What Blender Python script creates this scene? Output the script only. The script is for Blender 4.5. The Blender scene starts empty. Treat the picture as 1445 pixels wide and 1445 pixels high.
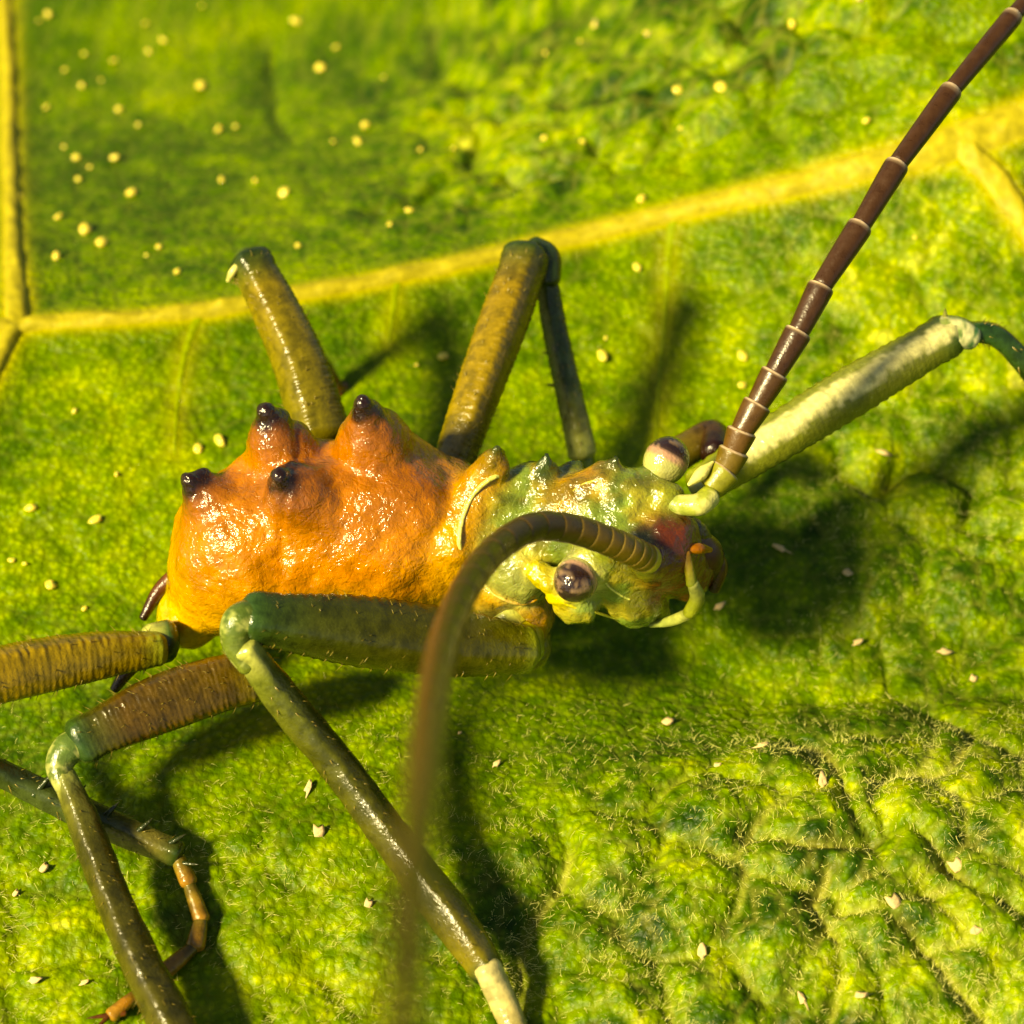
import bpy, math, random
import numpy as np
from mathutils import Vector
random.seed(7)
rng = np.random.default_rng(11)
R = math.radians
scene = bpy.context.scene
col = scene.collection
# One unit is one centimetre: the insect is about two centimetres long.

# ------------------------------------------------------------------ camera
ELEV = R(50.0)
DIST = 6.5
HALF = 1.445                      # half the picture width (cm) at the aimed point
AIM = np.array([0.0, 0.0, 0.30])
FWD = np.array([0.0, math.cos(ELEV), -math.sin(ELEV)])
UP = np.array([0.0, math.sin(ELEV), math.cos(ELEV)])
RIGHT = np.array([1.0, 0.0, 0.0])
CAM = AIM - FWD * DIST
cam_data = bpy.data.cameras.new("camera")
cam = bpy.data.objects.new("camera", cam_data)
col.objects.link(cam)
cam.location = Vector(CAM)
cam.rotation_euler = (math.pi / 2 - ELEV, 0, 0)
cam_data.sensor_width = 36
cam_data.lens = 18.0 * DIST / HALF
cam_data.clip_start = 0.05
cam_data.clip_end = 400
scene.camera = cam

def P(px, py, z):
    """the point at height z that the photograph shows at (px, py)"""
    d = FWD * DIST + RIGHT * ((px - 722.5) / 500.0) + UP * ((722.5 - py) / 500.0)
    t = (z - CAM[2]) / d[2]
    return CAM + d * t

cam_data.dof.use_dof = True
cam_data.dof.focus_distance = float(np.dot(P(500, 735, 0.62) - CAM, FWD))
cam_data.dof.aperture_fstop = cam_data.lens * 1e-3 / 0.090
cam_data.dof.aperture_blades = 0

# ------------------------------------------------------------------ light
SUN_EL = R(41)
SUN_AZ = math.atan2(-0.52, -0.86)          # where the sun stands, seen from the leaf
S = Vector((math.cos(SUN_EL) * math.cos(SUN_AZ), math.cos(SUN_EL) * math.sin(SUN_AZ), math.sin(SUN_EL)))
world = bpy.data.worlds.new("World")
scene.world = world
world.use_nodes = True
wn = world.node_tree
sky = wn.nodes.new("ShaderNodeTexSky")
sky.sky_type = 'NISHITA'
sky.sun_disc = False
sky.sun_elevation = SUN_EL
sky.sun_rotation = math.pi / 2 - SUN_AZ
wn.links.new(sky.outputs[0], wn.nodes["Background"].inputs[0])
wn.nodes["Background"].inputs[1].default_value = 0.05
sun_data = bpy.data.lights.new("sun", 'SUN')
sun_data.energy = 5.0
sun_data.angle = R(10)
sun_data.color = (1.0, 0.90, 0.60)
sun = bpy.data.objects.new("sun", sun_data)
col.objects.link(sun)
sun.rotation_euler = S.to_track_quat('Z', 'Y').to_euler()
sun.location = S * 20
vs = scene.view_settings
vs.view_transform = 'Standard'
vs.look = 'None'
vs.gamma = 1.0
vs.exposure = 0.96
vs.use_white_balance = True          # the photograph is balanced very warm
vs.white_balance_temperature = 8700
vs.white_balance_tint = 2
scene.cycles.adaptive_threshold = 0.025
scene.cycles.max_bounces = 4
scene.cycles.diffuse_bounces = 2
scene.cycles.glossy_bounces = 2
scene.cycles.transmission_bounces = 0
scene.cycles.caustics_reflective = False

# ------------------------------------------------------------------ helpers
def link(o, parent=None):
    col.objects.link(o)
    if parent is not None:
        o.parent = parent
    return o

def tag(o, label, cat, group=None):
    o["label"] = label
    o["category"] = cat
    if group:
        o["group"] = group
    return o

def empty(name, loc=(0, 0, 0), parent=None):
    o = bpy.data.objects.new(name, None)
    o.empty_display_size = 0.05
    link(o, parent)
    o.location = loc
    return o

def mesh_obj(name, verts, faces, mat, parent=None, cols=None, smooth=True, attrs=None):
    me = bpy.data.meshes.new(name)
    if isinstance(faces, np.ndarray):              # all quads: fast path
        nf = len(faces)
        me.vertices.add(len(verts)); me.loops.add(nf * 4); me.polygons.add(nf)
        me.vertices.foreach_set("co", np.asarray(verts, dtype=np.float32).ravel())
        me.loops.foreach_set("vertex_index", faces.astype(np.int32).ravel())
        me.polygons.foreach_set("loop_start", np.arange(0, nf * 4, 4, dtype=np.int32))
        me.update(calc_edges=True)
    else:
        me.from_pydata([tuple(map(float, v)) for v in verts], [], faces)
    me.materials.append(mat)
    if smooth:
        me.shade_smooth()
    if cols is not None:
        a = me.color_attributes.new("Col", 'FLOAT_COLOR', 'POINT')
        c = np.ones((len(verts), 4), dtype=np.float32)
        c[:, :3] = cols
        a.data.foreach_set("color", c.ravel())
    for k, v in (attrs or {}).items():
        a = me.attributes.new(k, 'FLOAT', 'POINT')
        a.data.foreach_set("value", np.asarray(v, dtype=np.float32))
    return link(bpy.data.objects.new(name, me), parent)

def vnoise(p, seed=0):
    """smooth value noise, p is n x k (k = 2 or 3), about -1..1"""
    p = np.asarray(p, dtype=np.float64)
    k = p.shape[1]
    i = np.floor(p).astype(np.int64)
    f = p - i
    f = f * f * f * (f * (f * 6 - 15) + 10)
    out = np.zeros(len(p))
    for c in range(2 ** k):
        h = np.full(len(p), seed * 7919 + 13, dtype=np.int64)
        w = np.ones(len(p))
        for a in range(k):
            b = (c >> a) & 1
            h = (h * 1664525 + (i[:, a] + b) * [374761393, 668265263, 2147483647][a] + 1013904223) & 0xFFFFFFFF
            w = w * (f[:, a] if b else 1 - f[:, a])
        h = ((h ^ (h >> 15)) * 2246822519) & 0xFFFFFFFF
        h = ((h ^ (h >> 13)) * 3266489917) & 0xFFFFFFFF
        h ^= h >> 16
        out += w * (h / 0xFFFFFFFF * 2 - 1)
    return out

def fbm(p, octaves=4, seed=0, gain=0.5):
    p = np.asarray(p, dtype=np.float64)
    out = np.zeros(len(p)); a = 1.0
    for o in range(octaves):
        out += a * vnoise(p * (2.03 ** o), seed + o)
        a *= gain
    return out

def sstep(a, b, x):
    t = np.clip((x - a) / (b - a), 0, 1)
    return t * t * (3 - 2 * t)

def catmull(pts, n):
    """n points along a smooth curve through pts (columns may hold more than x, y, z)"""
    p = np.asarray(pts, dtype=np.float64)
    if len(p) == 2:
        t = np.linspace(0, 1, n)[:, None]
        return p[0] * (1 - t) + p[1] * t
    e = np.vstack([2 * p[0] - p[1], p, 2 * p[-1] - p[-2]])
    dense = []
    for i in range(len(p) - 1):
        a, b, c, d = e[i:i + 4]
        for t in np.linspace(0, 1, 40, endpoint=False):
            dense.append(0.5 * (2 * b + (c - a) * t + (2 * a - 5 * b + 4 * c - d) * t ** 2 + (3 * b - a - 3 * c + d) * t ** 3))
    dense.append(p[-1])
    dense = np.array(dense)
    L = np.concatenate([[0], np.cumsum(np.linalg.norm(np.diff(dense[:, :3], axis=0), axis=1))])
    s = np.linspace(0, L[-1], n)
    return np.stack([np.interp(s, L, dense[:, k]) for k in range(dense.shape[1])], axis=1)

# ------------------------------------------------------------------ materials
def new_mat(name):
    m = bpy.data.materials.new(name)
    m.use_nodes = True
    nt = m.node_tree
    return m, nt, nt.nodes["Principled BSDF"]

def node(nt, kind, **kw):
    n = nt.nodes.new(kind)
    for k, v in kw.items():
        setattr(n, k, v)
    return n

def ramp(nt, src, stops):
    n = nt.nodes.new("ShaderNodeValToRGB")
    while len(n.color_ramp.elements) < len(stops):
        n.color_ramp.elements.new(0.5)
    for e, (p, c) in zip(n.color_ramp.elements, stops):
        e.position = p
        e.color = (*c, 1) if len(c) == 3 else c
    nt.links.new(src, n.inputs[0])
    return n.outputs[0]

def mixc(nt, f, a, b, mode='MIX'):
    n = nt.nodes.new("ShaderNodeMix")
    n.data_type = 'RGBA'
    n.blend_type = mode
    for sock, v in ((n.inputs[0], f), (n.inputs[6], a), (n.inputs[7], b)):
        if hasattr(v, "links") or isinstance(v, bpy.types.NodeSocket):
            nt.links.new(v, sock)
        elif isinstance(v, (int, float)):
            sock.default_value = v
        else:
            sock.default_value = (*v, 1)
    return n.outputs[2]

def noise_tex(nt, scale, detail=4, rough=0.55, coord=None, dist=0.0):
    n = node(nt, "ShaderNodeTexNoise")
    n.inputs["Scale"].default_value = scale
    n.inputs["Detail"].default_value = detail
    n.inputs["Roughness"].default_value = rough
    n.inputs["Distortion"].default_value = dist
    if coord is not None:
        nt.links.new(coord, n.inputs["Vector"])
    return n.outputs["Fac"]

def bump(nt, h, strength, dist, prev=None):
    b = node(nt, "ShaderNodeBump")
    b.inputs["Strength"].default_value = strength
    b.inputs["Distance"].default_value = dist
    nt.links.new(h, b.inputs["Height"])
    if prev is not None:
        nt.links.new(prev, b.inputs["Normal"])
    return b.outputs[0]

def cuticle(name, rough=0.3, bump_scale=40, bump_str=0.4, bump_dist=0.006, sss=0.0, sss_col=(1, .4, .1), coat=0.2, mottle=0.35, fine=180, fine_str=0.3, spec=0.5):
    """insect skin: colour from the Col attribute, mottled, glossy, finely pitted"""
    m, nt, b = new_mat(name)
    at = node(nt, "ShaderNodeAttribute", attribute_name="Col")
    tc = node(nt, "ShaderNodeTexCoord").outputs["Object"]
    n1 = noise_tex(nt, bump_scale * 0.6, 5, 0.6, tc)
    dark = mixc(nt, mottle, at.outputs["Color"], ramp(nt, n1, [(0.3, (.45, .42, .35)), (0.62, (1.25, 1.2, 1.1))]), 'MULTIPLY')
    nt.links.new(dark, b.inputs["Base Color"])
    n2 = noise_tex(nt, bump_scale, 3, 0.6, tc, 0.6)
    n3 = noise_tex(nt, fine, 2, 0.5, tc)
    nn = bump(nt, n2, bump_str, bump_dist)
    nn = bump(nt, n3, fine_str, 0.002, nn)
    nt.links.new(nn, b.inputs["Normal"])
    b.inputs["Roughness"].default_value = rough
    nt.links.new(ramp(nt, n1, [(0.3, (rough * .7,) * 3), (0.7, (rough * 1.4,) * 3)]), b.inputs["Roughness"])
    b.inputs["Subsurface Weight"].default_value = sss
    b.inputs["Subsurface Radius"].default_value = sss_col
    b.inputs["Subsurface Scale"].default_value = 0.05
    b.inputs["Specular IOR Level"].default_value = spec
    b.inputs["Coat Weight"].default_value = coat
    b.inputs["Coat Roughness"].default_value = 0.12
    nt.links.new(nn, b.inputs["Coat Normal"])
    return m

M_BODY = cuticle("body_skin", rough=0.17, bump_scale=48, bump_str=0.6, bump_dist=0.011, sss=0.10, sss_col=(1, .35, .05), coat=0.6, mottle=0.5, fine=110, fine_str=0.85)
M_LEG = cuticle("leg_skin", rough=0.21, bump_scale=70, bump_str=0.4, bump_dist=0.005, coat=0.0, spec=0.5, mottle=0.5, fine=150, fine_str=0.5)
M_ANT = cuticle("antenna_skin", rough=0.32, bump_scale=60, bump_str=0.3, bump_dist=0.004, coat=0.05, mottle=0.4)
M_EYE = cuticle("eye_shell", rough=0.10, bump_scale=22, bump_str=0.15, bump_dist=0.004, sss=0.0, coat=0.8, mottle=0.6, fine=200, fine_str=0.08)

_nt = M_EYE.node_tree
_v = node(_nt, "ShaderNodeTexVoronoi", feature='F1')
_v.inputs["Scale"].default_value = 150
_b = node(_nt, "ShaderNodeBump", invert=True)
_b.inputs["Strength"].default_value = 0.35
_b.inputs["Distance"].default_value = 0.004
_nt.links.new(_nt.nodes.new("ShaderNodeTexCoord").outputs["Object"], _v.inputs["Vector"])
_nt.links.new(_v.outputs["Distance"], _b.inputs["Height"])
_nt.links.new(_b.outputs[0], _nt.nodes["Principled BSDF"].inputs["Normal"])
_nt.links.new(_b.outputs[0], _nt.nodes["Principled BSDF"].inputs["Coat Normal"])

def leaf_material():
    m, nt, b = new_mat("leaf_blade")
    L = nt.links
    tc = node(nt, "ShaderNodeTexCoord").outputs["Object"]
    vein = node(nt, "ShaderNodeAttribute", attribute_name="veiny").outputs["Fac"]
    quilt = node(nt, "ShaderNodeAttribute", attribute_name="crease").outputs["Fac"]
    tone = node(nt, "ShaderNodeAttribute", attribute_name="tone").outputs["Fac"]
    fin = noise_tex(nt, 46, 3, 0.62, tc, 0.3)
    vor = node(nt, "ShaderNodeTexVoronoi", feature='F1')
    vor.inputs["Scale"].default_value = 44
    L.new(tc, vor.inputs["Vector"])
    cell = node(nt, "ShaderNodeMath", operation='MULTIPLY_ADD'); L.new(vor.outputs["Distance"], cell.inputs[0]); cell.inputs[1].default_value = -0.9; L.new(fin, cell.inputs[2])
    c = ramp(nt, tone, [(0.0, (.014, .045, .001)), (0.35, (.060, .125, .001)), (0.6, (.140, .222, .001)), (0.85, (.265, .325, .003)), (1.0, (.42, .44, .04))])
    c = mixc(nt, 0.55, c, ramp(nt, cell.outputs[0], [(0.0, (.42, .52, .4)), (0.18, (1, 1, 1)), (0.42, (1.7, 1.5, 1.5))]), 'MULTIPLY')
    mul2 = node(nt, "ShaderNodeMath", operation='MULTIPLY'); L.new(quilt, mul2.inputs[0]); mul2.inputs[1].default_value = 0.6
    c = mixc(nt, mul2.outputs[0], c, (.40, .37, .06))
    c = mixc(nt, vein, c, (.35, .32, .012))
    L.new(c, b.inputs["Base Color"])
    L.new(bump(nt, cell.outputs[0], 0.55, 0.012), b.inputs["Normal"])
    b.inputs["Roughness"].default_value = 0.40
    b.inputs["Specular IOR Level"].default_value = 0.12
    return m

def plain(name, c, rough=0.6, var=0.4, scale=40, bstr=0.4, bdist=0.006, sss=0.0, spec=0.4):
    m, nt, b = new_mat(name)
    tc = node(nt, "ShaderNodeTexCoord").outputs["Object"]
    n = noise_tex(nt, scale, 4, 0.6, tc)
    nt.links.new(mixc(nt, var, c, ramp(nt, n, [(0.3, (.45, .45, .4)), (0.7, (1.4, 1.35, 1.3))]), 'MULTIPLY'), b.inputs["Base Color"])
    nt.links.new(bump(nt, n, bstr, bdist), b.inputs["Normal"])
    b.inputs["Roughness"].default_value = rough
    b.inputs["Specular IOR Level"].default_value = spec
    b.inputs["Subsurface Weight"].default_value = sss
    b.inputs["Subsurface Scale"].default_value = 0.03
    return m

M_LEAF = leaf_material()
M_VEIN = plain("leaf_vein", (.37, .32, .020), 0.5, 0.55, 26, 0.5, 0.015, spec=.2)
M_VEINLET = plain("leaf_veinlet", (.19, .25, .003), 0.55, 0.6, 40, 0.5, 0.012, spec=.2)
M_HAIR = plain("leaf_hair", (.86, .83, .26), 0.45, 0.3, 9, 0.0, 0.001)
M_GLAND = plain("gland_resin", (.88, .70, .10), 0.18, 0.4, 30, 0.2, 0.004, sss=0.2, spec=0.6)
M_SCALE = plain("dry_scale", (.85, .60, .30), 0.4, 0.5, 45, 0.5, 0.006, sss=0.1)
M_SOIL = plain("soil", (.06, .075, .025), 0.9, 0.6, 0.6, 0.6, 0.3)

# ------------------------------------------------------------------ the leaf
def polyline_xy(pix, z):
    return np.array([P(a, b, z)[:2] for a, b in pix])

def dist_poly(xy, line):
    best = np.full(len(xy), 1e9)
    nseg = len(line) - 1
    for i, (a, b) in enumerate(zip(line[:-1], line[1:])):
        ab = b - a
        t = np.clip(((xy - a) @ ab) / (ab @ ab), 0, 1)
        d = np.linalg.norm(xy - (a + t[:, None] * ab), axis=1)
        u = np.abs(2 * (i + t) / nseg - 1)
        d = d + 0.045 * np.clip((u - .6) / .4, 0, 1) ** 2          # creases fade out at their ends
        best = np.minimum(best, d)
    return best

MAIN_PX = [(-500, 560), (-200, 500), (20, 462), (200, 450), (310, 438), (430, 416), (600, 385), (780, 345), (950, 305), (1100, 270), (1240, 236), (1330, 213), (1400, 188), (1470, 160), (1700, 60), (1950, -60)]
MAIN_XY = polyline_xy(MAIN_PX, 0.12)
_o = np.argsort(MAIN_XY[:, 0])
def main_y(x):
    return np.interp(x, MAIN_XY[_o, 0], MAIN_XY[_o, 1])

def base_h(x, y):
    """the broad swells of the blade"""
    s = y - main_y(x)
    h = 0.13 * np.exp(-(s / 0.75) ** 2) - 0.30 * sstep(0.0, 1.9, s) * (1 - sstep(-0.6, 0.9, x))
    h = h + 0.20 * sstep(0.15, 1.8, x) * sstep(-0.35, 1.3, y) + 0.42 * sstep(-0.2, 1.5, x) * sstep(0.7, 2.3, y)
    h = h + 0.17 * np.exp(-(((x - 1.1) / 0.75) ** 2 + ((y + 1.0) / 0.42) ** 2))      # swelling at the lower right
    h = h + 0.06 * np.exp(-(((x + 0.6) / 0.6) ** 2 + ((y + 0.85) / 0.35) ** 2))
    h = h - 0.12 * np.exp(-(((x - 0.85) / 0.8) ** 2 + ((y + 0.33) / 0.24) ** 2))     # trough right of the head
    h = h - 0.05 * (np.maximum(np.abs(x) - 1.6, 0)) ** 1.5 - 0.06 * np.maximum(-y - 1.5, 0) ** 1.6 - 0.05 * np.maximum(y - 2.6, 0) ** 1.6
    return h

def on_leaf(px, py):
    z = 0.05
    for _ in range(25):
        p = P(px, py, z)
        z = float(base_h(p[:1], p[1:2])[0])
    return P(px, py, z)

CREASES_PX = [
    [(802, 1130), (795, 1190), (768, 1290), (742, 1390), (715, 1480)],
    [(1312, 990), (1357, 1025), (1347, 1055), (1287, 1100), (1244, 1145), (1222, 1165), (1167, 1190), (1100, 1185), (1030, 1190)],
    [(1244, 1145), (1202, 1120), (1165, 1060), (1120, 1040)],
    [(1244, 1145), (1300, 1180), (1347, 1225), (1400, 1250), (1470, 1300)],
    [(1167, 1190), (1165, 1250), (1147, 1300), (1182, 1350), (1170, 1420), (1150, 1480)],
    [(1230, 1290), (1282, 1310), (1342, 1370), (1397, 1425), (1450, 1480)],
    [(1147, 1300), (1230, 1290), (1347, 1225)],
    [(588, -10), (610, 45), (650, 150), (705, 268)],
    [(345, 30), (368, 80), (390, 130), (415, 205)],
    [(1040, -10), (1075, 90), (1110, 170), (1150, 245)],
    [(608, 46), (680, 40), (770, 38), (810, 10)],
    [(655, 172), (700, 165), (760, 140), (840, 150)],
    [(705, 262), (780, 245), (830, 215), (890, 215)],
    [(1060, 38), (1140, 33), (1200, 40), (1300, 0)],
    [(1310, 60), (1380, 45), (1420, 10)],
    [(975, 245), (985, 215), (1035, 190)],
    [(1130, 145), (1200, 140), (1230, 105)],
    [(945, 110), (1000, 100), (1080, 90)],
    [(1175, 690), (1195, 665), (1210, 700), (1260, 685), (1360, 668), (1362, 735)],
    [(540, 290), (600, 275), (650, 250)],
    [(1362, 735), (1445, 750)],
    [(1195, 665), (1160, 640)],
]
VEINS_PX = [   # centre line, half width (px), height
    (MAIN_PX, [15, 15, 15, 15, 15, 15, 16, 17, 18, 20, 22, 25, 27, 28, 32, 38], 0.027),
    ([(1345, 200), (1390, 245), (1450, 325), (1560, 450), (1750, 600)], [20, 21, 20, 18, 14], 0.025),
    ([(-5, -250), (2, -60), (10, 60), (14, 200), (18, 330), (24, 440), (10, 480), (-30, 570), (-120, 750)], [14, 14, 14, 15, 15, 19, 16, 14, 10], 0.024),
    ([(950, 305), (944, 350), (938, 450), (930, 540), (925, 640)], [9, 7, 5, 4, 2], 0.003),
    ([(562, 392), (556, 430), (548, 480)], [7, 5, 2], 0.003),
    ([(285, 440), (262, 490), (250, 560), (246, 640)], [8, 6, 4, 2], 0.003),
]
VEIN_LINES = []
for pix, hw, hh in VEINS_PX:
    pts = np.array([on_leaf(a, b) for a, b in pix])
    k = len(pts) * 14
    c = catmull(np.column_stack([pts, np.array(hw) / 500.0 * 1.08]), k)
    VEIN_LINES.append((c, hh))
CREASES = [catmull([on_leaf(a, b) for a, b in c], 24)[:, :2] for c in CREASES_PX]
# a net of small veins quilts the blade into raised cells
def make_lattice(dx, dy, jit, ni, nj):
    si, sj = np.meshgrid(np.arange(-ni, ni + 1), np.arange(-nj, nj + 1), indexing='ij')
    return (dx, dy, ni, nj, si * dx + (sj % 2) * dx * .5 + rng.uniform(-jit, jit, si.shape) * dx, sj * dy + rng.uniform(-jit, jit, si.shape) * dy)
LAT_BIG = make_lattice(0.27, 0.235, 0.31, 30, 36)
LAT_SMALL = make_lattice(0.082, 0.072, 0.40, 90, 110)

def lattice(w, lat):
    """distance to the borders between the cells of a jittered lattice"""
    dx, dy, ni, nj, sx, sy = lat
    n = len(w)
    cj = np.round(w[:, 1] / dy).astype(int)
    r1 = np.full(n, 9.0); r2 = np.full(n, 9.0)
    for dj in (-2, -1, 0, 1, 2):
        jj = np.clip(cj + dj + nj, 0, 2 * nj)
        ci = np.round((w[:, 0] - ((jj - nj) % 2) * dx * .5) / dx).astype(int)
        for di in (-2, -1, 0, 1, 2):
            ii = np.clip(ci + di + ni, 0, 2 * ni)
            d = np.hypot(w[:, 0] - sx[ii, jj], w[:, 1] - sy[ii, jj])
            r2 = np.where(d < r1, r1, np.minimum(r2, d))
            r1 = np.minimum(r1, d)
    return (r2 - r1) * 0.5

def quilt_fields(x, y):
    """distance to the nearest sunken vein, and how bold the quilting is there"""
    n = len(x)
    xy = np.column_stack([x, y])
    wob = xy + 0.05 * np.column_stack([vnoise(xy * 5, 3), vnoise(xy * 5, 4)])
    d_net = lattice(wob, LAT_BIG)
    s = y - main_y(x)
    bold = (sstep(0.0, 0.55, x) * sstep(-0.55, -0.80, y)                      # lower right
            + 1.0 * sstep(0.10, 0.35, s) * sstep(-0.7, 0.2, x)                # above the great vein
            + 0.45 * sstep(0.6, 1.0, x) * sstep(0.0, -0.15, s)
            + 0.25 * sstep(-0.75, -1.1, y) + 0.22)
    bold = np.clip(bold, 0.14, 1.0)
    d_cr = np.full(n, 1e9)
    for c in CREASES:
        d_cr = np.minimum(d_cr, dist_poly(wob, c))
    return d_net, d_cr, bold

def vein_fields(x, y, lines):
    xy = np.column_stack([x, y])
    best = np.full(len(x), 1e9)
    for c, hh in lines:
        a = c[:-1, :2]; b = c[1:, :2]
        lo = c[:, :2].min(0) - 0.25; hi = c[:, :2].max(0) + 0.25
        idx = np.where((x > lo[0]) & (x < hi[0]) & (y > lo[1]) & (y < hi[1]))[0]
        for k in range(0, len(c) - 1, 2):
            e = min(k + 2, len(c) - 1)
            p0, p1 = c[k, :2], c[e, :2]
            q = xy[idx]
            ab = p1 - p0
            t = np.clip(((q - p0) @ ab) / (ab @ ab + 1e-12), 0, 1)
            d = np.linalg.norm(q - (p0 + t[:, None] * ab), axis=1) - (c[k, 3] * (1 - t) + c[e, 3] * t)
            best[idx] = np.minimum(best[idx], d)
    return best

def leaf_fields(x, y):
    d_net, d_cr, bold = quilt_fields(x, y)
    d_v = vein_fields(x, y, VEIN_LINES[:3])
    d_v2 = vein_fields(x, y, VEIN_LINES[3:])
    xy = np.column_stack([x, y])
    puff = bold * (0.022 * (1 - np.exp(-(d_net / 0.024) ** 1.2)) + 0.034 * np.clip(d_net / 0.13, 0, 1)) + (0.055 - 0.02 * sstep(0.3, 0.8, y) * sstep(0.1, -0.3, x)) * (1 - np.exp(-(d_cr / (0.032 + 0.022 * sstep(0.3, 0.8, y))) ** 1.2))
    wob2 = xy + 0.03 * np.column_stack([vnoise(xy * 11, 5), vnoise(xy * 11, 6)])
    d_small = lattice(wob2, LAT_SMALL)
    puff = puff + 0.009 * (0.12 + bold) * (1 - (1 - np.clip(d_small / 0.030, 0, 1)) ** 2)
    calm = sstep(-0.02, 0.30, d_v)
    h = base_h(x, y) + (puff - 0.06) * (0.25 + 0.75 * calm)
    h = h + 0.006 * fbm(xy * 4.0, 2, 21) + 0.004 * fbm(xy * 13.0, 3, 31) * (0.15 + bold) + 0.003 * fbm(xy * 42.0, 2, 41) * (0.15 + bold)
    h = h + 0.012 * np.exp(-(np.maximum(d_v, 0) / 0.05) ** 2)
    crease = np.maximum(np.exp(-(d_net / 0.009) ** 2) * sstep(.3, 1, bold) * 0.7, np.exp(-(d_cr / 0.013) ** 2)) * np.clip(0.75 + 0.6 * vnoise(xy * 9, 17), 0, 1) * (0.15 + 0.85 * sstep(-0.3, -0.6, y))
    crease = np.maximum(crease, 0.38 * np.exp(-(d_small / 0.007) ** 2) * (0.35 + 0.65 * bold))
    veiny = 0.9 * np.exp(-(np.maximum(d_v, 0) / 0.020) ** 1.3)
    veiny = np.maximum(veiny, 0.40 * np.exp(-(np.maximum(d_v2, 0) / 0.035) ** 1.2))
    return h, crease, veiny, bold

def leaf_h(x, y):
    return leaf_fields(np.atleast_1d(np.asarray(x, float)), np.atleast_1d(np.asarray(y, float)))[0]

def graded(lo, a, b, hi, step, grow):
    v = list(np.arange(a, b, step))
    s, x = step, b
    while x < hi:
        v.append(x); s *= grow; x += s
    s, x = step, a
    left = []
    while x > lo:
        s *= grow; x -= s; left.append(x)
    return np.array(left[::-1] + v)

gx = graded(-5.5, -1.75, 1.75, 5.5, 0.0115, 1.16)
gy = graded(-3.6, -1.75, 2.35, 6.2, 0.0125, 1.16)
GX, GY = np.meshgrid(gx, gy)
nx_, ny_ = len(gx), len(gy)
fx, fy = GX.ravel(), GY.ravel()
lh, lcrease, lveiny, lbold = leaf_fields(fx, fy)
_xy = np.column_stack([fx, fy])
ltone = np.clip(0.48 + 0.14 * fbm(_xy * 1.5, 2, 101) + 0.24 * fbm(_xy * 6.0, 3, 111) * (0.35 + lbold) + 0.24 * fbm(_xy * 19.0, 2, 121) * (0.25 + lbold)
                - 0.03 * sstep(-0.35, -0.75, fy) * sstep(-0.6, 0.3, fx) - 0.06 * sstep(0.0, 0.5, fy - main_y(fx)), 0, 1)
ang = np.arctan2((fy - 1.2) / 4.4, fx / 5.0)
rad = np.hypot((fy - 1.2) / 4.4, fx / 5.0)
inside = rad < 1 + 0.03 * np.sin(ang * 34)          # toothed outline of the leaf
quads = []
I = np.arange(nx_ * ny_).reshape(ny_, nx_)
q = np.stack([I[:-1, :-1].ravel(), I[:-1, 1:].ravel(), I[1:, 1:].ravel(), I[1:, :-1].ravel()], axis=1)
q = q[inside[q].all(axis=1)]
leaf = empty("leaf")
tag(leaf, "broad bright green veined leaf filling the whole picture under the insect", "leaf")
blade = mesh_obj("blade", np.column_stack([fx, fy, lh]), q, M_LEAF, leaf,
                 attrs={"veiny": lveiny, "crease": lcrease, "tone": ltone})
sol = blade.modifiers.new("thickness", 'SOLIDIFY')
sol.thickness = 0.02
sol.offset = -1

for c, hh in VEIN_LINES:
    n = len(c)
    t = np.gradient(c[:, :2], axis=0)
    t /= np.linalg.norm(t, axis=1)[:, None]
    nrm = np.column_stack([-t[:, 1], t[:, 0]])
    prof = np.linspace(-1, 1, 11)
    V = []
    for k in range(n):
        w = c[k, 3]
        for u in prof:
            wob = 1 + 0.10 * float(vnoise(np.array([[k * 0.45, u * 2.0]]), 77)[0]) * abs(u)
            p = c[k, :2] + nrm[k] * (u * w * wob)
            V.append((p[0], p[1], u))
    V = np.array(V)
    g = leaf_h(V[:, 0], V[:, 1])
    u = V[:, 2]
    top = g + hh * (1 - np.abs(u) ** 2.4) * (0.85 + 0.35 * fbm(V[:, :2] * 22, 3, 51)) - 0.010 * (np.abs(u) > 0.95)
    V = np.column_stack([V[:, :2], top])
    F = []
    for k in range(n - 1):
        for j in range(10):
            F.append((k * 11 + j, (k + 1) * 11 + j, (k + 1) * 11 + j + 1, k * 11 + j + 1))
    F = [f[::-1] for f in F] if np.cross(V[11] - V[0], V[1] - V[0])[2] < 0 else F
    mesh_obj("vein", V, F, M_VEIN if hh > 0.02 else M_VEINLET, leaf)

# ---- round resin glands and dry scales on the blade
def blob_mesh(name, mat, squash, seed, rough=0.12, tail=False):
    ring, seg = 6, 10
    V, F = [], []
    for i in range(ring + 1):
        a = math.pi * i / ring
        for j in range(seg):
            b = 2 * math.pi * j / seg
            V.append((math.sin(a) * math.cos(b), math.sin(a) * math.sin(b), math.cos(a) * squash))
    V = np.array(V)
    V *= (1 + rough * vnoise(V * 1.7 + 5, seed))[:, None]
    if tail:
        V[:, 0] *= 1.7
        V[:, 1] *= 0.75 - 0.25 * np.clip(V[:, :1].ravel(), -1, 1)
    for i in range(ring):
        for j in range(seg):
            F.append((i * seg + j, (i + 1) * seg + j, (i + 1) * seg + (j + 1) % seg, i * seg + (j + 1) % seg))
    me = bpy.data.meshes.new(name)
    me.from_pydata([tuple(map(float, v)) for v in V], [], F)
    me.materials.append(mat)
    me.shade_smooth()
    return me

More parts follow.
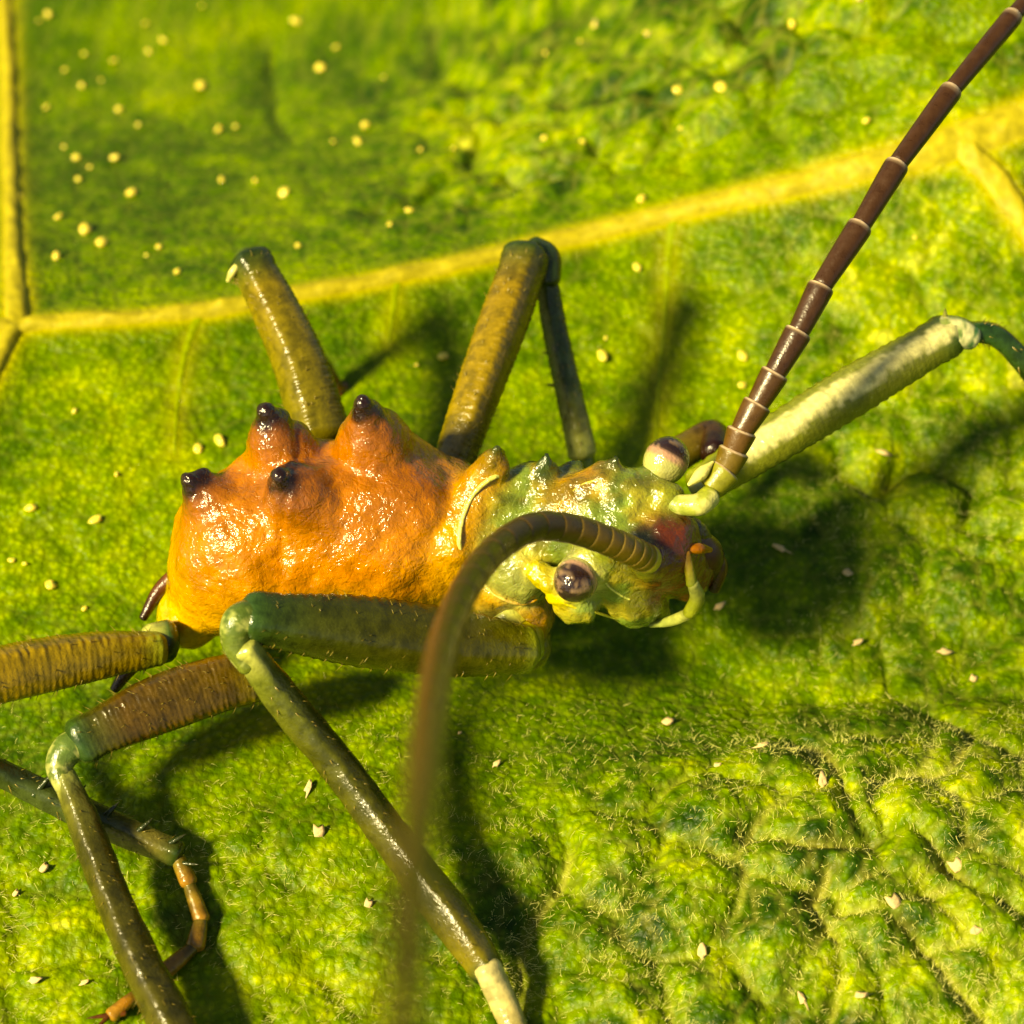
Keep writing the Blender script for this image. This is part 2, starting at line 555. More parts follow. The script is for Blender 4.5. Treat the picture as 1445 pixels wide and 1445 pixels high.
gland_meshes = [blob_mesh("gland", M_GLAND, 0.75, k, 0.35) for k in range(3)]
scale_meshes = [blob_mesh("dry_scale", M_SCALE, 0.38, 9 + k, 0.8, k % 2 == 0) for k in range(4)]
GLANDS = [(68, 20), (55, 28), (205, 30), (285, 5), (118, 70), (160, 79), (230, 54), (209, 70), (115, 118), (142, 108), (92, 95), (65, 150), (168, 150),
          (195, 172), (283, 118), (90, 205), (108, 221), (126, 232), (161, 220), (110, 250), (185, 267), (82, 305), (121, 320), (143, 340), (80, 362), (223, 343),
          (206, 355), (308, 177), (332, 172), (360, 250), (312, 250), (400, 270), (417, 25), (474, 62), (452, 90), (541, 105), (515, 174), (505, 198), (593, 209),
          (577, 298), (550, 316), (30, 280), (470, 195), (45, 720), (136, 738), (36, 800), (72, 828), (120, 862), (18, 795), (310, 622), (280, 634), (165, 672), (105, 580),
          (717, 83), (770, 76), (822, 205), (768, 204), (956, 136), (1016, 136), (960, 186), (912, 60), (838, 45), (818, 68), (905, 285), (588, 510), (625, 500),
          (850, 505), (855, 480), (899, 380), (1290, 340), (1048, 505), (1047, 548), (1118, 28), (1015, 135), (1222, 175), (420, 340), (640, 210), (250, 380)]
for k, (a, b) in enumerate(GLANDS):
    o = link(bpy.data.objects.new("gland", gland_meshes[k % 3]), leaf)
    p = on_leaf(a, b)
    s = random.choice((0.007, 0.010, 0.013, 0.016, 0.018)) * random.uniform(.85, 1.15)
    o.scale = (s * random.uniform(.8, 1.35), s * random.uniform(.7, 1.1), s * random.uniform(.6, 1.1))
    o.rotation_euler = (random.uniform(-.3, .3), random.uniform(-.3, .3), random.uniform(0, 6.28))
    o.location = (p[0], p[1], float(leaf_h(p[0], p[1])[0]) + s * 0.45)
SCALES = [(1160, 1106, 1.3, 90), (1260, 1275, 1.5, 120), (1073, 1058, 1.2, 20), (1372, 1320, 1.4, 60), (1330, 928, .9, 10), (1372, 962, .9, 60), (1132, 1420, 1.2, 100), (1208, 1420, 1.1, 40),
          (990, 1345, 1.2, 80), (1350, 1215, 1.0, 110), (1103, 778, 1.1, 170), (1193, 812, 1.0, 20), (1014, 857, 1.0, 40), (942, 1020, .9, 30), (1208, 915, .8, 0), (1010, 1085, 1.2, 60),
          (1247, 648, 1.0, 160), (450, 1178, 1.2, 100), (436, 1116, .9, 60), (648, 1036, .8, 90), (50, 1390, 1.1, 0), (62, 1225, 1.0, 40), (840, 42, .9, 90), (912, 62, .9, 80), (1210, 15, 1.0, 110),
          (22, 1260, .8, 30), (120, 1395, 1.0, 0), (610, 1285, .9, 20), (700, 1080, 1.0, 30), (520, 1280, .8, 60)]
for k, (a, b, s, rot) in enumerate(SCALES):
    o = link(bpy.data.objects.new("dry_scale", scale_meshes[k % 4]), leaf)
    p = on_leaf(a, b)
    s *= 0.0125 * random.uniform(.7, 1.25)
    o.scale = (s, s, s)
    o.rotation_euler = (random.uniform(-.5, .5), random.uniform(-.6, .2), R(rot + random.uniform(-20, 20)))
    o.location = (p[0], p[1], float(leaf_h(p[0], p[1])[0]) + s * 0.6)

# ---- felt of short pale hairs
def build_hairs(n):
    want = []
    x = rng.uniform(-1.7, 1.75, n * 4)
    y = rng.uniform(-1.75, 1.6, n * 4)
    s = y - main_y(x)
    dens = 0.10 + 0.9 * sstep(-0.30, -0.75, y) + 0.45 * sstep(0.45, 0.9, x) * (s < -0.05) * (y > -0.5)
    dens = dens * np.where(s > -0.06, 0.25, 1.0) * np.where((x < -0.2) & (y > -0.4), 0.15, 1.0)
    patch = 0.65 + 0.7 * vnoise(np.column_stack([x, y]) * 7, 61)
    keep = rng.uniform(0, 1, n * 4) < dens * np.clip(patch, 0.1, 1.4) * 0.75
    x, y = x[keep][:n], y[keep][:n]
    m = len(x)
    h = leaf_h(x, y)
    flow = 0.55 + 1.3 * vnoise(np.column_stack([x, y]) * 2.2, 71) + rng.normal(0, 0.75, m)
    flow = np.where(rng.uniform(0, 1, m) < 0.5, flow, flow + math.pi)
    length = 0.008 + 0.028 * rng.uniform(0, 1, m) ** 2 * np.where(rng.uniform(0, 1, m) < 0.06, 1.7, 1)
    bend = rng.normal(0, 0.8, m)
    lift = rng.uniform(0.0, 0.26, m)
    rad0 = 0.0004 + 0.0007 * rng.uniform(0, 1, m) ** 2
    SEG = 3
    pts = np.zeros((m, SEG + 1, 3))
    pts[:, 0] = np.column_stack([x, y, h - 0.004])
    for k in range(SEG):
        a = flow + bend * (k / SEG)
        st = length / SEG
        zz = lift * math.cos(1.9 * k / SEG)
        hor = np.sqrt(np.clip(1 - zz ** 2, .1, 1))
        pts[:, k + 1] = pts[:, k] + np.column_stack([np.cos(a) * hor * st, np.sin(a) * hor * st, zz * st])
    side = np.column_stack([-np.sin(flow), np.cos(flow), np.zeros(m)])
    upv = np.tile([0, 0, 1.0], (m, 1))
    V = np.zeros((m, SEG + 1, 3, 3))
    for k in range(SEG + 1):
        r = rad0 * (1 - 0.75 * k / SEG)
        for j, a in enumerate((0.5, 2.6, 4.7)):
            V[:, k, j] = pts[:, k] + side * (math.cos(a) * r)[:, None] + upv * (math.sin(a) * r)[:, None]
    base = np.arange(m)[:, None] * ((SEG + 1) * 3)
    tpl = []
    for k in range(SEG):
        for j in range(3):
            tpl.append((k * 3 + j, k * 3 + (j + 1) % 3, (k + 1) * 3 + (j + 1) % 3, (k + 1) * 3 + j))
    tpl = np.array(tpl)
    F = (base[:, None, :] + tpl[None, :, :]).reshape(-1, 4)
    o = mesh_obj("leaf_hairs", V.reshape(-1, 3), F, M_HAIR, leaf)
    o["kind"] = "stuff"
build_hairs(85000)

# the soil far below the leaf
g = mesh_obj("ground", [(-150, -150, -20), (150, -150, -20), (150, 150, -20), (-150, 150, -20)], [(0, 1, 2, 3)], M_SOIL)
g["kind"] = "structure"

# ------------------------------------------------------------------ the insect
ORANGE = (.43, .150, .0015); DORANGE = (.22, .050, .002); AMBER = (.50, .235, .003)
DARK = (.016, .005, .002); BROWN = (.15, .045, .006)
GREEN = (.10, .16, .014); DGREEN = (.024, .046, .006); TEAL = (.030, .070, .012); YGREEN = (.28, .32, .025); YELLOW = (.80, .66, .02)
CREAM = (.78, .72, .22); OLIVE = (.15, .125, .007); PALE = (.42, .44, .10)
HGREEN = (.16, .235, .030)
insect = empty("insect", (0.0, -0.3, 0.0))
tag(insect, "orange spiny hump-backed insect with green head and long jointed legs standing on the leaf", "insect")
INV = np.array([0.0, -0.3, 0.0])

def add(name, V, F, mat, parent, cols=None):
    """a part of the insect; V in world space"""
    base = INV
    return mesh_obj(name, np.asarray(V) - base, F, mat, parent, cols)

def tube(pts, radii, n=60, seg=20, shape=None, colour=None, cap=0.6, cap_end=True):
    """a jointed-limb skin along pts; shape(s, th) scales the radius; colour(s, th) gives rgb"""
    c = catmull(np.column_stack([pts, radii]), n)
    C, rr = c[:, :3], c[:, 3].copy()
    T = np.gradient(C, axis=0)
    T /= np.linalg.norm(T, axis=1)[:, None]
    ref = np.array([0, 0, 1.0]) if abs(T[0, 2]) < 0.9 else np.array([0, 1.0, 0])
    N = ref - T[0] * (ref @ T[0]); N /= np.linalg.norm(N)
    Ns = [N]
    for k in range(1, n):
        N = Ns[-1] - T[k] * (Ns[-1] @ T[k])
        Ns.append(N / np.linalg.norm(N))
    Ns = np.array(Ns)
    B = np.cross(T, Ns)
    # rounded ends
    capn = 4
    heads = [(C[0] - T[0] * rr[0] * cap * math.sin(a), rr[0] * math.cos(a), 0) for a in np.linspace(math.pi / 2, 0, capn, endpoint=False)]
    tails = [(C[-1] + T[-1] * rr[-1] * cap * math.sin(a), rr[-1] * math.cos(a), n - 1) for a in np.linspace(math.pi / 2, 0, capn, endpoint=False)][::-1]
    rows = heads + [(C[k], rr[k], k) for k in range(n)] + tails
    V, colr = [], []
    th = np.linspace(0, 2 * math.pi, seg, endpoint=False)
    for (p, r, k) in rows:
        s = k / (n - 1)
        f = shape(s, th) if shape else np.ones(seg)
        ring = p + (Ns[k][None] * np.cos(th)[:, None] + B[k][None] * np.sin(th)[:, None]) * (max(r, 1e-4) * f)[:, None]
        V.append(ring)
        if colour:
            colr.append(np.array([colour(s, t) for t in th]))
        else:
            colr.append(np.tile(OLIVE, (seg, 1)))
    m = len(rows)
    F = []
    for k in range(m - 1):
        for j in range(seg):
            F.append((k * seg + j, k * seg + (j + 1) % seg, (k + 1) * seg + (j + 1) % seg, (k + 1) * seg + j))
    F.append(tuple(range(seg))[::-1])
    F.append(tuple((m - 1) * seg + j for j in range(seg)))
    return np.vstack(V), F, np.vstack(colr)

def lerp(a, b, t):
    return tuple(x * (1 - t) + y * t for x, y in zip(a, b))

def grad(stops, s):
    for (p0, c0), (p1, c1) in zip(stops[:-1], stops[1:]):
        if s <= p1:
            return lerp(c0, c1, min(max((s - p0) / (p1 - p0 + 1e-9), 0), 1))
    return stops[-1][1]

# ---- body: one smooth skin over a field of rounded shapes
prims = []   # a, ra, b, rb, colour a, colour b, blend
def ball(px, py, z, r, c):
    p = P(px, py, z); prims.append((p, r, p + np.array([1e-4, 0, 0]), r, c, c))
def cone(a, ra, b, rb, ca, cb=None):
    prims.append((P(*a), ra, P(*b), rb, ca, cb or ca))
cone((270, 862, .24), .092, (328, 803, .36), .172, AMBER, ORANGE)         # hind lobe
cone((328, 803, .36), .172, (360, 778, .41), .200, ORANGE, ORANGE)
cone((350, 770, .42), .205, (430, 760, .42), .205, ORANGE, ORANGE)         # waist
cone((440, 755, .42), .235, (540, 752, .43), .250, ORANGE, ORANGE)         # fore lobe
cone((540, 752, .43), .245, (610, 760, .43), .20, ORANGE, AMBER)
cone((610, 755, .43), .19, (690, 760, .43), .165, AMBER, YGREEN)
ball(268, 872, .22, .085, AMBER)
ball(470, 850, .26, .11, AMBER)
ball(585, 850, .27, .11, AMBER)
# the four great dark-tipped warts and their side knobs
TIPS = []
def wart(base, rb, mid, rm, tip, rt, nub=None):
    q1 = tuple(b_ * .38 + m_ * .62 for b_, m_ in zip(base, mid))
    cone(base, rb, q1, rb * .74, ORANGE, ORANGE)
    cone(q1, rb * .74, mid, rm, ORANGE, ORANGE)
    cone(mid, rm, tip, rt, ORANGE, ORANGE)
    TIPS.append((P(*tip), 0.050))
    if nub:
        ball(*nub, 0.019, ORANGE)
        TIPS.append((P(*nub), 0.034))
cone((318, 722, .52), .085, (395, 665, .57), .105, ORANGE, ORANGE)          # the back between the warts
cone((395, 672, .55), .095, (545, 668, .57), .110, ORANGE, ORANGE)
cone((545, 664, .58), .112, (650, 705, .53), .080, ORANGE, AMBER)
cone((335, 748, .51), .095, (440, 722, .56), .115, ORANGE, ORANGE)
cone((440, 715, .57), .125, (580, 715, .57), .125, ORANGE, ORANGE)
wart((540, 662, .60), .130, (519, 600, .77), .050, (511, 568, .86), .022, (526, 580, .82))
wart((410, 668, .57), .120, (387, 612, .72), .048, (376, 580, .80), .022, (396, 590, .76))
wart((440, 716, .60), .118, (413, 688, .70), .050, (398, 672, .76), .027, (413, 659, .74))
wart((322, 735, .51), .110, (289, 700, .60), .050, (266, 676, .67), .025, (284, 668, .66))
cone((560, 660, .55), .075, (640, 672, .55), .05, ORANGE, DORANGE)
# saddle behind the collar, with its dark thorn
cone((668, 715, .56), .090, (696, 656, .71), .034, AMBER, AMBER)
cone((696, 656, .71), .034, (701, 634, .77), .009, DGREEN, DGREEN)
cone((640, 770, .55), .05, (668, 705, .60), .06, AMBER, AMBER)
# fore body
cone((700, 757, .45), .172, (760, 752, .48), .150, HGREEN, HGREEN)
cone((700, 700, .60), .07, (742, 684, .62), .06, YGREEN, HGREEN)
cone((765, 695, .60), .070, (771, 645, .72), .010, GREEN, DGREEN)
cone((790, 690, .60), .05, (812, 660, .64), .02, GREEN, DGREEN)
RIM = catmull([P(692, 673, .63), P(664, 697, .66), P(650, 740, .645), (P(650, 785, .58)), P(660, 822, .47), P(676, 848, .36)], 14)
ball(735, 800, .47, .10, PALE)
cone((700, 845, .36), .07, (740, 862, .32), .085, PALE, AMBER)            # throat
cone((725, 880, .27), .062, (742, 912, .22), .07, YGREEN, GREEN)
cone((700, 835, .42), .045, (670, 840, .38), .04, AMBER, AMBER)
# head
HC = (862, 742, .56)
ball(868, 742, .55, .150, HGREEN)
cone((800, 745, .53), .135, (868, 742, .55), .15, HGREEN, HGREEN)
cone((795, 712, .62), .062, (850, 690, .66), .062, AMBER, ORANGE)
cone((852, 690, .66), .055, (868, 648, .75), .008, HGREEN, DGREEN)
cone((835, 690, .66), .04, (845, 662, .71), .012, HGREEN, DGREEN)
cone((880, 700, .66), .07, (930, 715, .64), .055, HGREEN, YGREEN)
cone((862, 790, .55), .10, (895, 838, .44), .080, HGREEN, HGREEN)
cone((895, 838, .44), .075, (930, 864, .36), .030, HGREEN, YGREEN)
cone((925, 775, .58), .105, (968, 802, .46), .085, (.07, .02, .006), DARK)
ball(948, 752, .61, .068, (.07, .02, .006))
cone((905, 690, .66), .05, (934, 664, .66), .042, HGREEN, TEAL)              # far eye stalk
cone((840, 790, .60), .07, (816, 812, .58), .055, YGREEN, CREAM)            # near eye stalk
cone((760, 806, .56), .030, (775, 820, .55), .032, YELLOW, YELLOW)
ball(789, 838, .52, .032, YELLOW)
ball(815, 850, .47, .06, HGREEN)
ball(915, 792, .63, .046, YGREEN)                                         # near antenna socket
ball(943, 702, .68, .042, YGREEN)

def seg_d(p, pr):
    a, ra, b, rb = pr[:4]
    ab = b - a
    t = np.clip(((p - a) @ ab) / (ab @ ab), 0, 1)
    return np.linalg.norm(p - (a + t[:, None] * ab), axis=1) - (ra * (1 - t) + rb * t), t

KB = 0.010
def field(p):
    acc = np.zeros(len(p))
    for pr in prims:
        d, _ = seg_d(p, pr)
        acc += np.exp(-np.clip(d, -1, 1) / KB)
    return -KB * np.log(acc)

def body_mesh():
    # marching over a grid by surface nets
    allp = np.array([[*(pr[0] - max(pr[1], pr[3]) - .06), *(pr[0] + max(pr[1], pr[3]) + .06)] for pr in prims] + [[*(pr[2] - max(pr[1], pr[3]) - .06), *(pr[2] + max(pr[1], pr[3]) + .06)] for pr in prims])
    lo = allp[:, :3].min(0); hi = allp[:, 3:].max(0)
    H = 0.0105
    dims = np.ceil((hi - lo) / H).astype(int) + 1
    X, Y, Z = np.meshgrid(*[lo[k] + np.arange(dims[k]) * H for k in range(3)], indexing='ij')
    pts = np.column_stack([X.ravel(), Y.ravel(), Z.ravel()])
    D = np.zeros(len(pts), dtype=np.float64)
    acc = np.zeros(dims)
    for pr in prims:
        a, ra, b, rb = pr[:4]
        m = max(ra, rb) + 0.20
        l = np.maximum(((np.minimum(a, b) - m - lo) / H).astype(int), 0)
        u = np.minimum(((np.maximum(a, b) + m - lo) / H).astype(int) + 1, dims)
        sl = tuple(slice(l[k], u[k]) for k in range(3))
        sub = np.column_stack([X[sl].ravel(), Y[sl].ravel(), Z[sl].ravel()])
        d, _ = seg_d(sub, pr)
        acc[sl] += np.exp(-np.clip(d, -1, 1) / KB).reshape(acc[sl].shape)
    D = -KB * np.log(acc + 1e-12)
    inside = D < 0
    # surface nets: one vertex per mixed cell
    c = [inside[i:dims[0] - 1 + i, j:dims[1] - 1 + j, k:dims[2] - 1 + k] for i in (0, 1) for j in (0, 1) for k in (0, 1)]
    s = sum(x.astype(np.int8) for x in c)
    mixed = (s > 0) & (s < 8)
    idx = -np.ones(mixed.shape, dtype=np.int64)
    cells = np.argwhere(mixed)
    idx[mixed] = np.arange(len(cells))
    V = lo + (cells + 0.5) * H
    F = []
    for ax in range(3):
        o1, o2 = [(1, 2), (2, 0), (0, 1)][ax]
        A = inside
        sl0 = [slice(1, -1)] * 3; sl1 = [slice(1, -1)] * 3
        sl0[ax] = slice(0, -1); sl1[ax] = slice(1, None)
        f0 = A[tuple(sl0)]; f1 = A[tuple(sl1)]
        for flip, mask in ((False, f0 & ~f1), (True, ~f0 & f1)):
            e = np.argwhere(mask)
            if not len(e):
                continue
            g = e.copy()
            for k in range(3):
                if k != ax:
                    g[:, k] += 1
            d1 = np.zeros(3, int); d1[o1] = 1
            d2 = np.zeros(3, int); d2[o2] = 1
            v = [idx[tuple((g - a * d1 - b * d2).T)] for a, b in ((1, 1), (0, 1), (0, 0), (1, 0))]
            qd = np.column_stack(v)
            F.append(qd[:, ::-1] if flip else qd)
    F = np.vstack(F)
    for _ in range(6):
        d = field(V)
        e = 1e-4
        G = np.column_stack([(field(V + np.eye(3)[k] * e) - d) / e for k in range(3)])
        gl = np.linalg.norm(G, axis=1)[:, None] + 1e-9
        V = V - G / gl * np.clip(d, -0.008, 0.008)[:, None]
    return V, F, G / gl

BV, BF, BN = body_mesh()
# colours from the nearest shapes
num = np.zeros((len(BV), 3)); den = np.zeros(len(BV))
for pr in prims:
    d, t = seg_d(BV, pr)
    w = np.exp(-np.clip(d, -.05, .5) / 0.011)
    ca, cb = np.array(pr[4]), np.array(pr[5])
    num += w[:, None] * (ca * (1 - t[:, None]) + cb * t[:, None]); den += w
BC = num / den[:, None]
mot = fbm(BV * 9, 4, 5)
BC *= (1 + 0.28 * mot)[:, None]
isor = sstep(P(690, 700, .5)[0], P(630, 700, .5)[0], BV[:, 0])
# lower flank paler and yellower, back redder
flank = sstep(0.56, 0.26, BV[:, 2] + 0.06 * vnoise(BV * 7, 31)) * isor
BC = BC * (1 - 0.75 * flank[:, None]) + np.array((.62, .36, .003)) * 0.8 * flank[:, None]
hind = sstep(P(262, 850, .25)[0], P(225, 850, .25)[0], BV[:, 0] + 0.02 * vnoise(BV * 12, 32))[:, None]
BC = BC * (1 - .7 * hind) + np.array((.36, .36, .02)) * .7 * hind
backr = sstep(0.56, 0.72, BV[:, 2]) * isor
BC = BC * (1 - 0.45 * backr[:, None]) + np.array(DORANGE) * 0.45 * backr[:, None]
wt = np.zeros(len(BV)); wt2 = np.zeros(len(BV))
for p, r in TIPS:
    d = np.linalg.norm(BV - p, axis=1) + 0.012 * vnoise(BV * 40, 8)
    wt = np.maximum(wt, sstep(r * 1.55, r * 0.65, d))
    wt2 = np.maximum(wt2, sstep(r * 3.2, r * 1.1, d) * 0.72)
BC = BC * (1 - wt2[:, None]) + np.array(BROWN) * 1.2 * wt2[:, None]
BC = BC * (1 - wt[:, None]) + np.array(DARK) * wt[:, None]
# mottled green head and collar
hd = sstep(P(660, 740, .6)[0], P(700, 740, .6)[0], BV[:, 0]) * sstep(P(945, 770, .5)[0], P(915, 770, .5)[0], BV[:, 0])
m2 = sstep(0.05, 0.5, fbm(BV * 15, 3, 15))[:, None] * hd[:, None] * 0.38
BC = BC * (1 - m2) + np.array((.44, .27, .012)) * m2
m3 = sstep(0.1, 0.5, fbm(BV * 12 + 9, 3, 25))[:, None] * hd[:, None] * 0.55
BC = BC * (1 - m3) + np.array(DGREEN) * m3
_d = BV - CAM
_z = _d @ FWD
qx = 722.5 + 500 * DIST * (_d @ RIGHT) / _z + 9 * vnoise(BV * 25, 12)
qy = 722.5 - 500 * DIST * (_d @ UP) / _z + 9 * vnoise(BV * 25, 13)
wm = (sstep(908, 930, qx) * sstep(728, 746, qy) * sstep(872, 848, qy))[:, None]
BC = BC * (1 - wm) + np.array((.105, .020, .004)) * wm
# wrinkles and folds
isb = isor
disp = 0.006 * fbm(BV * np.array([9, 8, 8]), 2, 91) + 0.0035 * fbm(BV * np.array([34, 22, 22]), 3, 95)
ridge = np.abs(vnoise(BV * np.array([16, 7, 7]), 44))
disp += -0.005 * sstep(0.18, 0.0, ridge) * isb * sstep(.62, .5, BV[:, 2])
xs0 = P(408, 760, .42)[0]
disp += -0.006 * np.exp(-((BV[:, 0] - xs0 + 0.06 * vnoise(BV * 6, 3) - 0.12 * (BV[:, 2] - .45)) / 0.014) ** 2)
disp += 0.009 * sstep(.15, .6, vnoise(BV * 34, 141)) * hd - 0.006 * sstep(.12, .0, np.abs(vnoise(BV * 13, 142))) * hd
BV = BV + BN * (disp * np.where(hd > 0.5, 0.7, 1.0))[:, None]
body = add("body", BV, BF, M_BODY, insect, np.clip(BC, 0.002, 0.95))
sub = body.modifiers.new("smooth", 'SMOOTH'); sub.factor = 0.5; sub.iterations = 1

# pale edge of the collar, laid on the skin
def cast(px, py, lift=0.0):
    """where the line of sight through (px, py) meets the body skin"""
    d = FWD * DIST + RIGHT * ((px - 722.5) / 500.0) + UP * ((722.5 - py) / 500.0)
    d /= np.linalg.norm(d)
    t = 5.2
    for _ in range(60):
        f = float(field((CAM + d * t)[None])[0])
        t += min(max(f, -.02), .05) * 0.8
    return CAM + d * (t - lift)
rim = catmull([cast(*p, 0.002) for p in [(716, 668), (692, 676), (668, 698), (654, 728), (648, 762), (654, 800), (668, 835)]], 20)
_v, _f, _c = tube(rim, [.002] + [.0065] * (len(rim) - 2) + [.002], 90, 12, colour=lambda s_, t: lerp(CREAM, YGREEN, .25 + .25 * math.sin(s_ * 9)))
add("collar_rim", _v, _f, M_BODY, insect, _c)

# pale raised seams between the plates of head and neck
def seam(path, r, c0, c1):
    q = catmull([cast(*p, -0.001) for p in path], 30)
    r = r * .6
    V_, F_, C_ = tube(q, [r * .3] + [r] * 28 + [r * .3], 60, 10, colour=lambda s_, t: lerp(c0, c1, s_))
    add("seam", V_, F_, M_BODY, insect, C_)
LIME = (.62, .66, .10)
seam([(786, 846), (808, 856), (840, 864), (868, 872), (900, 876)], .007, YELLOW, LIME)
seam([(738, 792), (744, 776), (756, 764), (772, 756)], .006, LIME, CREAM)
seam([(676, 812), (690, 832), (712, 846), (736, 852), (758, 846)], .008, CREAM, AMBER)
seam([(786, 718), (800, 700), (822, 684), (850, 676)], .006, AMBER, LIME)
seam([(846, 806), (858, 826), (880, 842), (905, 850)], .006, CREAM, LIME)

# ---- legs
def facet(th, phase, p):
    c, d = np.abs(np.cos(th + phase)), np.abs(np.sin(th + phase))
    return 1.10 / (c ** p + d ** p) ** (1.0 / p)
def femur_shape(phase, keel=0.13, rings=44, amp=0.012):
    def f(s, th):
        k = facet(th, phase, 2.5)
        for j, kk in ((0, 1.0), (1, .6), (2, .8), (3, .5)):
            a = np.angle(np.exp(1j * (th + phase - math.pi / 4 - j * math.pi / 2)))
            k = k + keel * kk * np.exp(-(a / .16) ** 2) * (0.75 + 0.25 * math.sin(s * 150 + 2 * math.sin(s * 23 + j)))
        q = np.column_stack([np.full(len(th), s * rings * 1.3), np.cos(th) * 1.6 + 7, np.sin(th) * 1.6 + 3])
        q2 = q * np.array([.25, 1, 1])
        return k * (1 + 0.7 * amp * vnoise(q, 7) + 0.35 * amp * math.sin(s * rings * 6.28) + 0.9 * amp * vnoise(q2, 9)) * (1 + .10 * float(sstep(.90, .97, s)))
    return f
def tibia_shape(s, th):
    q = np.column_stack([np.full(len(th), s * 16), np.cos(th) * 1.5 + 2, np.sin(th) * 1.5 + 8])
    k = facet(th, .5, 2.8)
    for j in range(4):
        a = np.angle(np.exp(1j * (th + .5 - math.pi / 4 - j * math.pi / 2)))
        k = k + .10 * np.exp(-(a / .2) ** 2) * (.8 + .2 * math.sin(s * 90 + j))
    return k * (1 + .05 * vnoise(q, 19))

def thorn(at, direc, length, r, parent, c=DGREEN):
    d = np.asarray(direc, float); d /= np.linalg.norm(d)
    V, F, C = tube([at - d * .035, at + d * length * .5, at + d * length], [r, r * .55, r * .08], 8, 8, colour=lambda s, t: lerp(c, DARK, s * .6))
    return add("thorn", V, F, M_LEG, parent, C)

def bristles(parent, V, rows, seg, radii):
    """short stiff hairs standing off a limb, too small to pick apart"""
    k = 110
    r_ = rng.integers(8, rows - 8, k); c_ = rng.integers(0, seg, k)
    grid = V.reshape(rows, seg, 3)
    cen = grid.mean(axis=1)
    root = grid[r_, c_]
    out = root - cen[r_]; out /= np.linalg.norm(out, axis=1)[:, None]
    ax = cen[np.minimum(r_ + 2, rows - 1)] - cen[r_ - 2]; ax /= np.linalg.norm(ax, axis=1)[:, None]
    L_ = rng.uniform(.012, .030, k)[:, None]
    tip = root + (out * .75 + ax * .6) * L_
    side = np.cross(out, ax); w_ = rng.uniform(.0012, .0022, k)[:, None]
    VV = np.stack([root - side * w_, root + side * w_, root + ax * w_ * 1.6, tip], axis=1).reshape(-1, 3)
    b_ = np.arange(k) * 4
    F = [t for b in b_.tolist() for t in ((b, b + 1, b + 3), (b + 1, b + 2, b + 3), (b + 2, b, b + 3))]
    o = add("bristles", VV, F, M_LEG, parent, np.tile((.22, .17, .03), (len(VV), 1)))
    o["kind"] = "stuff"

def limb(name, parent, px, radii, stops, n=120, seg=32, shape=None, mat=None, cap=0.6, mott="auto", mscale=26, mamt=.8):
    pts = [P(*p) for p in px]
    radii = [r * {"femur": .86, "tibia": .78}.get(name, 1.0) for r in radii]
    V, F, C = tube(pts, radii, n, seg, shape, lambda s, t: grad(stops, s), cap)
    if mott == "auto":
        w = (sstep(-0.1, 0.6, fbm(V * 34, 3, 56)) * .6)[:, None]
        C = C * (1 - w) + C * np.array((.35, .38, .4)) * w
        if name in ("femur", "tibia"):
            bristles(parent, V, len(V) // seg, seg, radii)
    elif mott is not None:
        w = (sstep(0.0, 0.45, fbm(V * mscale, 3, 55)) * mamt)[:, None]
        C = C * (1 - w) + np.array(mott) * w
    return add(name, V, F, mat or M_LEG, parent, C)

def leg(label):
    o = empty("leg", parent=insect)
    o["label"] = label
    return o

# far hind leg, knee up against the leaf behind
L = leg("far hind leg with its knee raised behind the humps")
limb("femur", L, [(452, 612, .40), (425, 520, .50), (390, 440, .57), (352, 368, .64)], [.084, .076, .068, .058],
     [(0, OLIVE), (.25, OLIVE), (.8, (.20, .15, .007)), (.93, (.08, .09, .008)), (1, DGREEN)], 200, 40, femur_shape(1.2))
limb("knee", L, [(362, 384, .63), (344, 362, .65)], [.045, .034], [(0, DGREEN), (1, GREEN)], 16, 16)
limb("spur", L, [(336, 374, .66), (328, 384, .65), (322, 396, .62)], [.010, .011, .006], [(0, CREAM), (1, CREAM)], 10, 10)
limb("tibia", L, [(352, 366, .63), (395, 420, .48), (440, 490, .27), (476, 548, .09)], [.034, .032, .030, .024], [(0, DGREEN), (.6, GREEN), (1, BROWN)], 80, 32, tibia_shape)
limb("tarsus", L, [(474, 552, .08), (492, 548, .05), (518, 546, .05)], [.026, .028, .016], [(0, BROWN), (1, (.10, .04, .01))], 24, 14)
# far middle leg
L = leg("far middle leg bent in a peak against the yellow vein")
limb("femur", L, [(634, 668, .42), (672, 560, .52), (712, 450, .59), (744, 362, .64)], [.054, .062, .068, .064],
     [(0, OLIVE), (.3, (.23, .16, .007)), (.8, (.20, .135, .006)), (.95, (.07, .07, .006)), (1, DGREEN)], 200, 40, femur_shape(0.4))
limb("knee", L, [(752, 358, .64), (770, 366, .62), (774, 396, .58)], [.052, .046, .036], [(0, DGREEN), (1, DGREEN)], 24, 16)
limb("tibia", L, [(770, 380, .60), (782, 460, .46), (802, 550, .32), (822, 640, .18)], [.030, .037, .040, .044],
     [(0, DGREEN), (.6, (.07, .115, .02)), (.8, (.16, .17, .03)), (1, PALE)], 100, 32, tibia_shape)
limb("tarsus", L, [(822, 640, .17), (830, 690, .09), (845, 725, .06)], [.034, .032, .018], [(0, GREEN), (1, DGREEN)], 20, 14)
for (a, b, z) in ((776, 545, .32), (772, 500, .38)):
    thorn(P(a + 12, b, z), (-1, 0, .2), .04, .008, L)
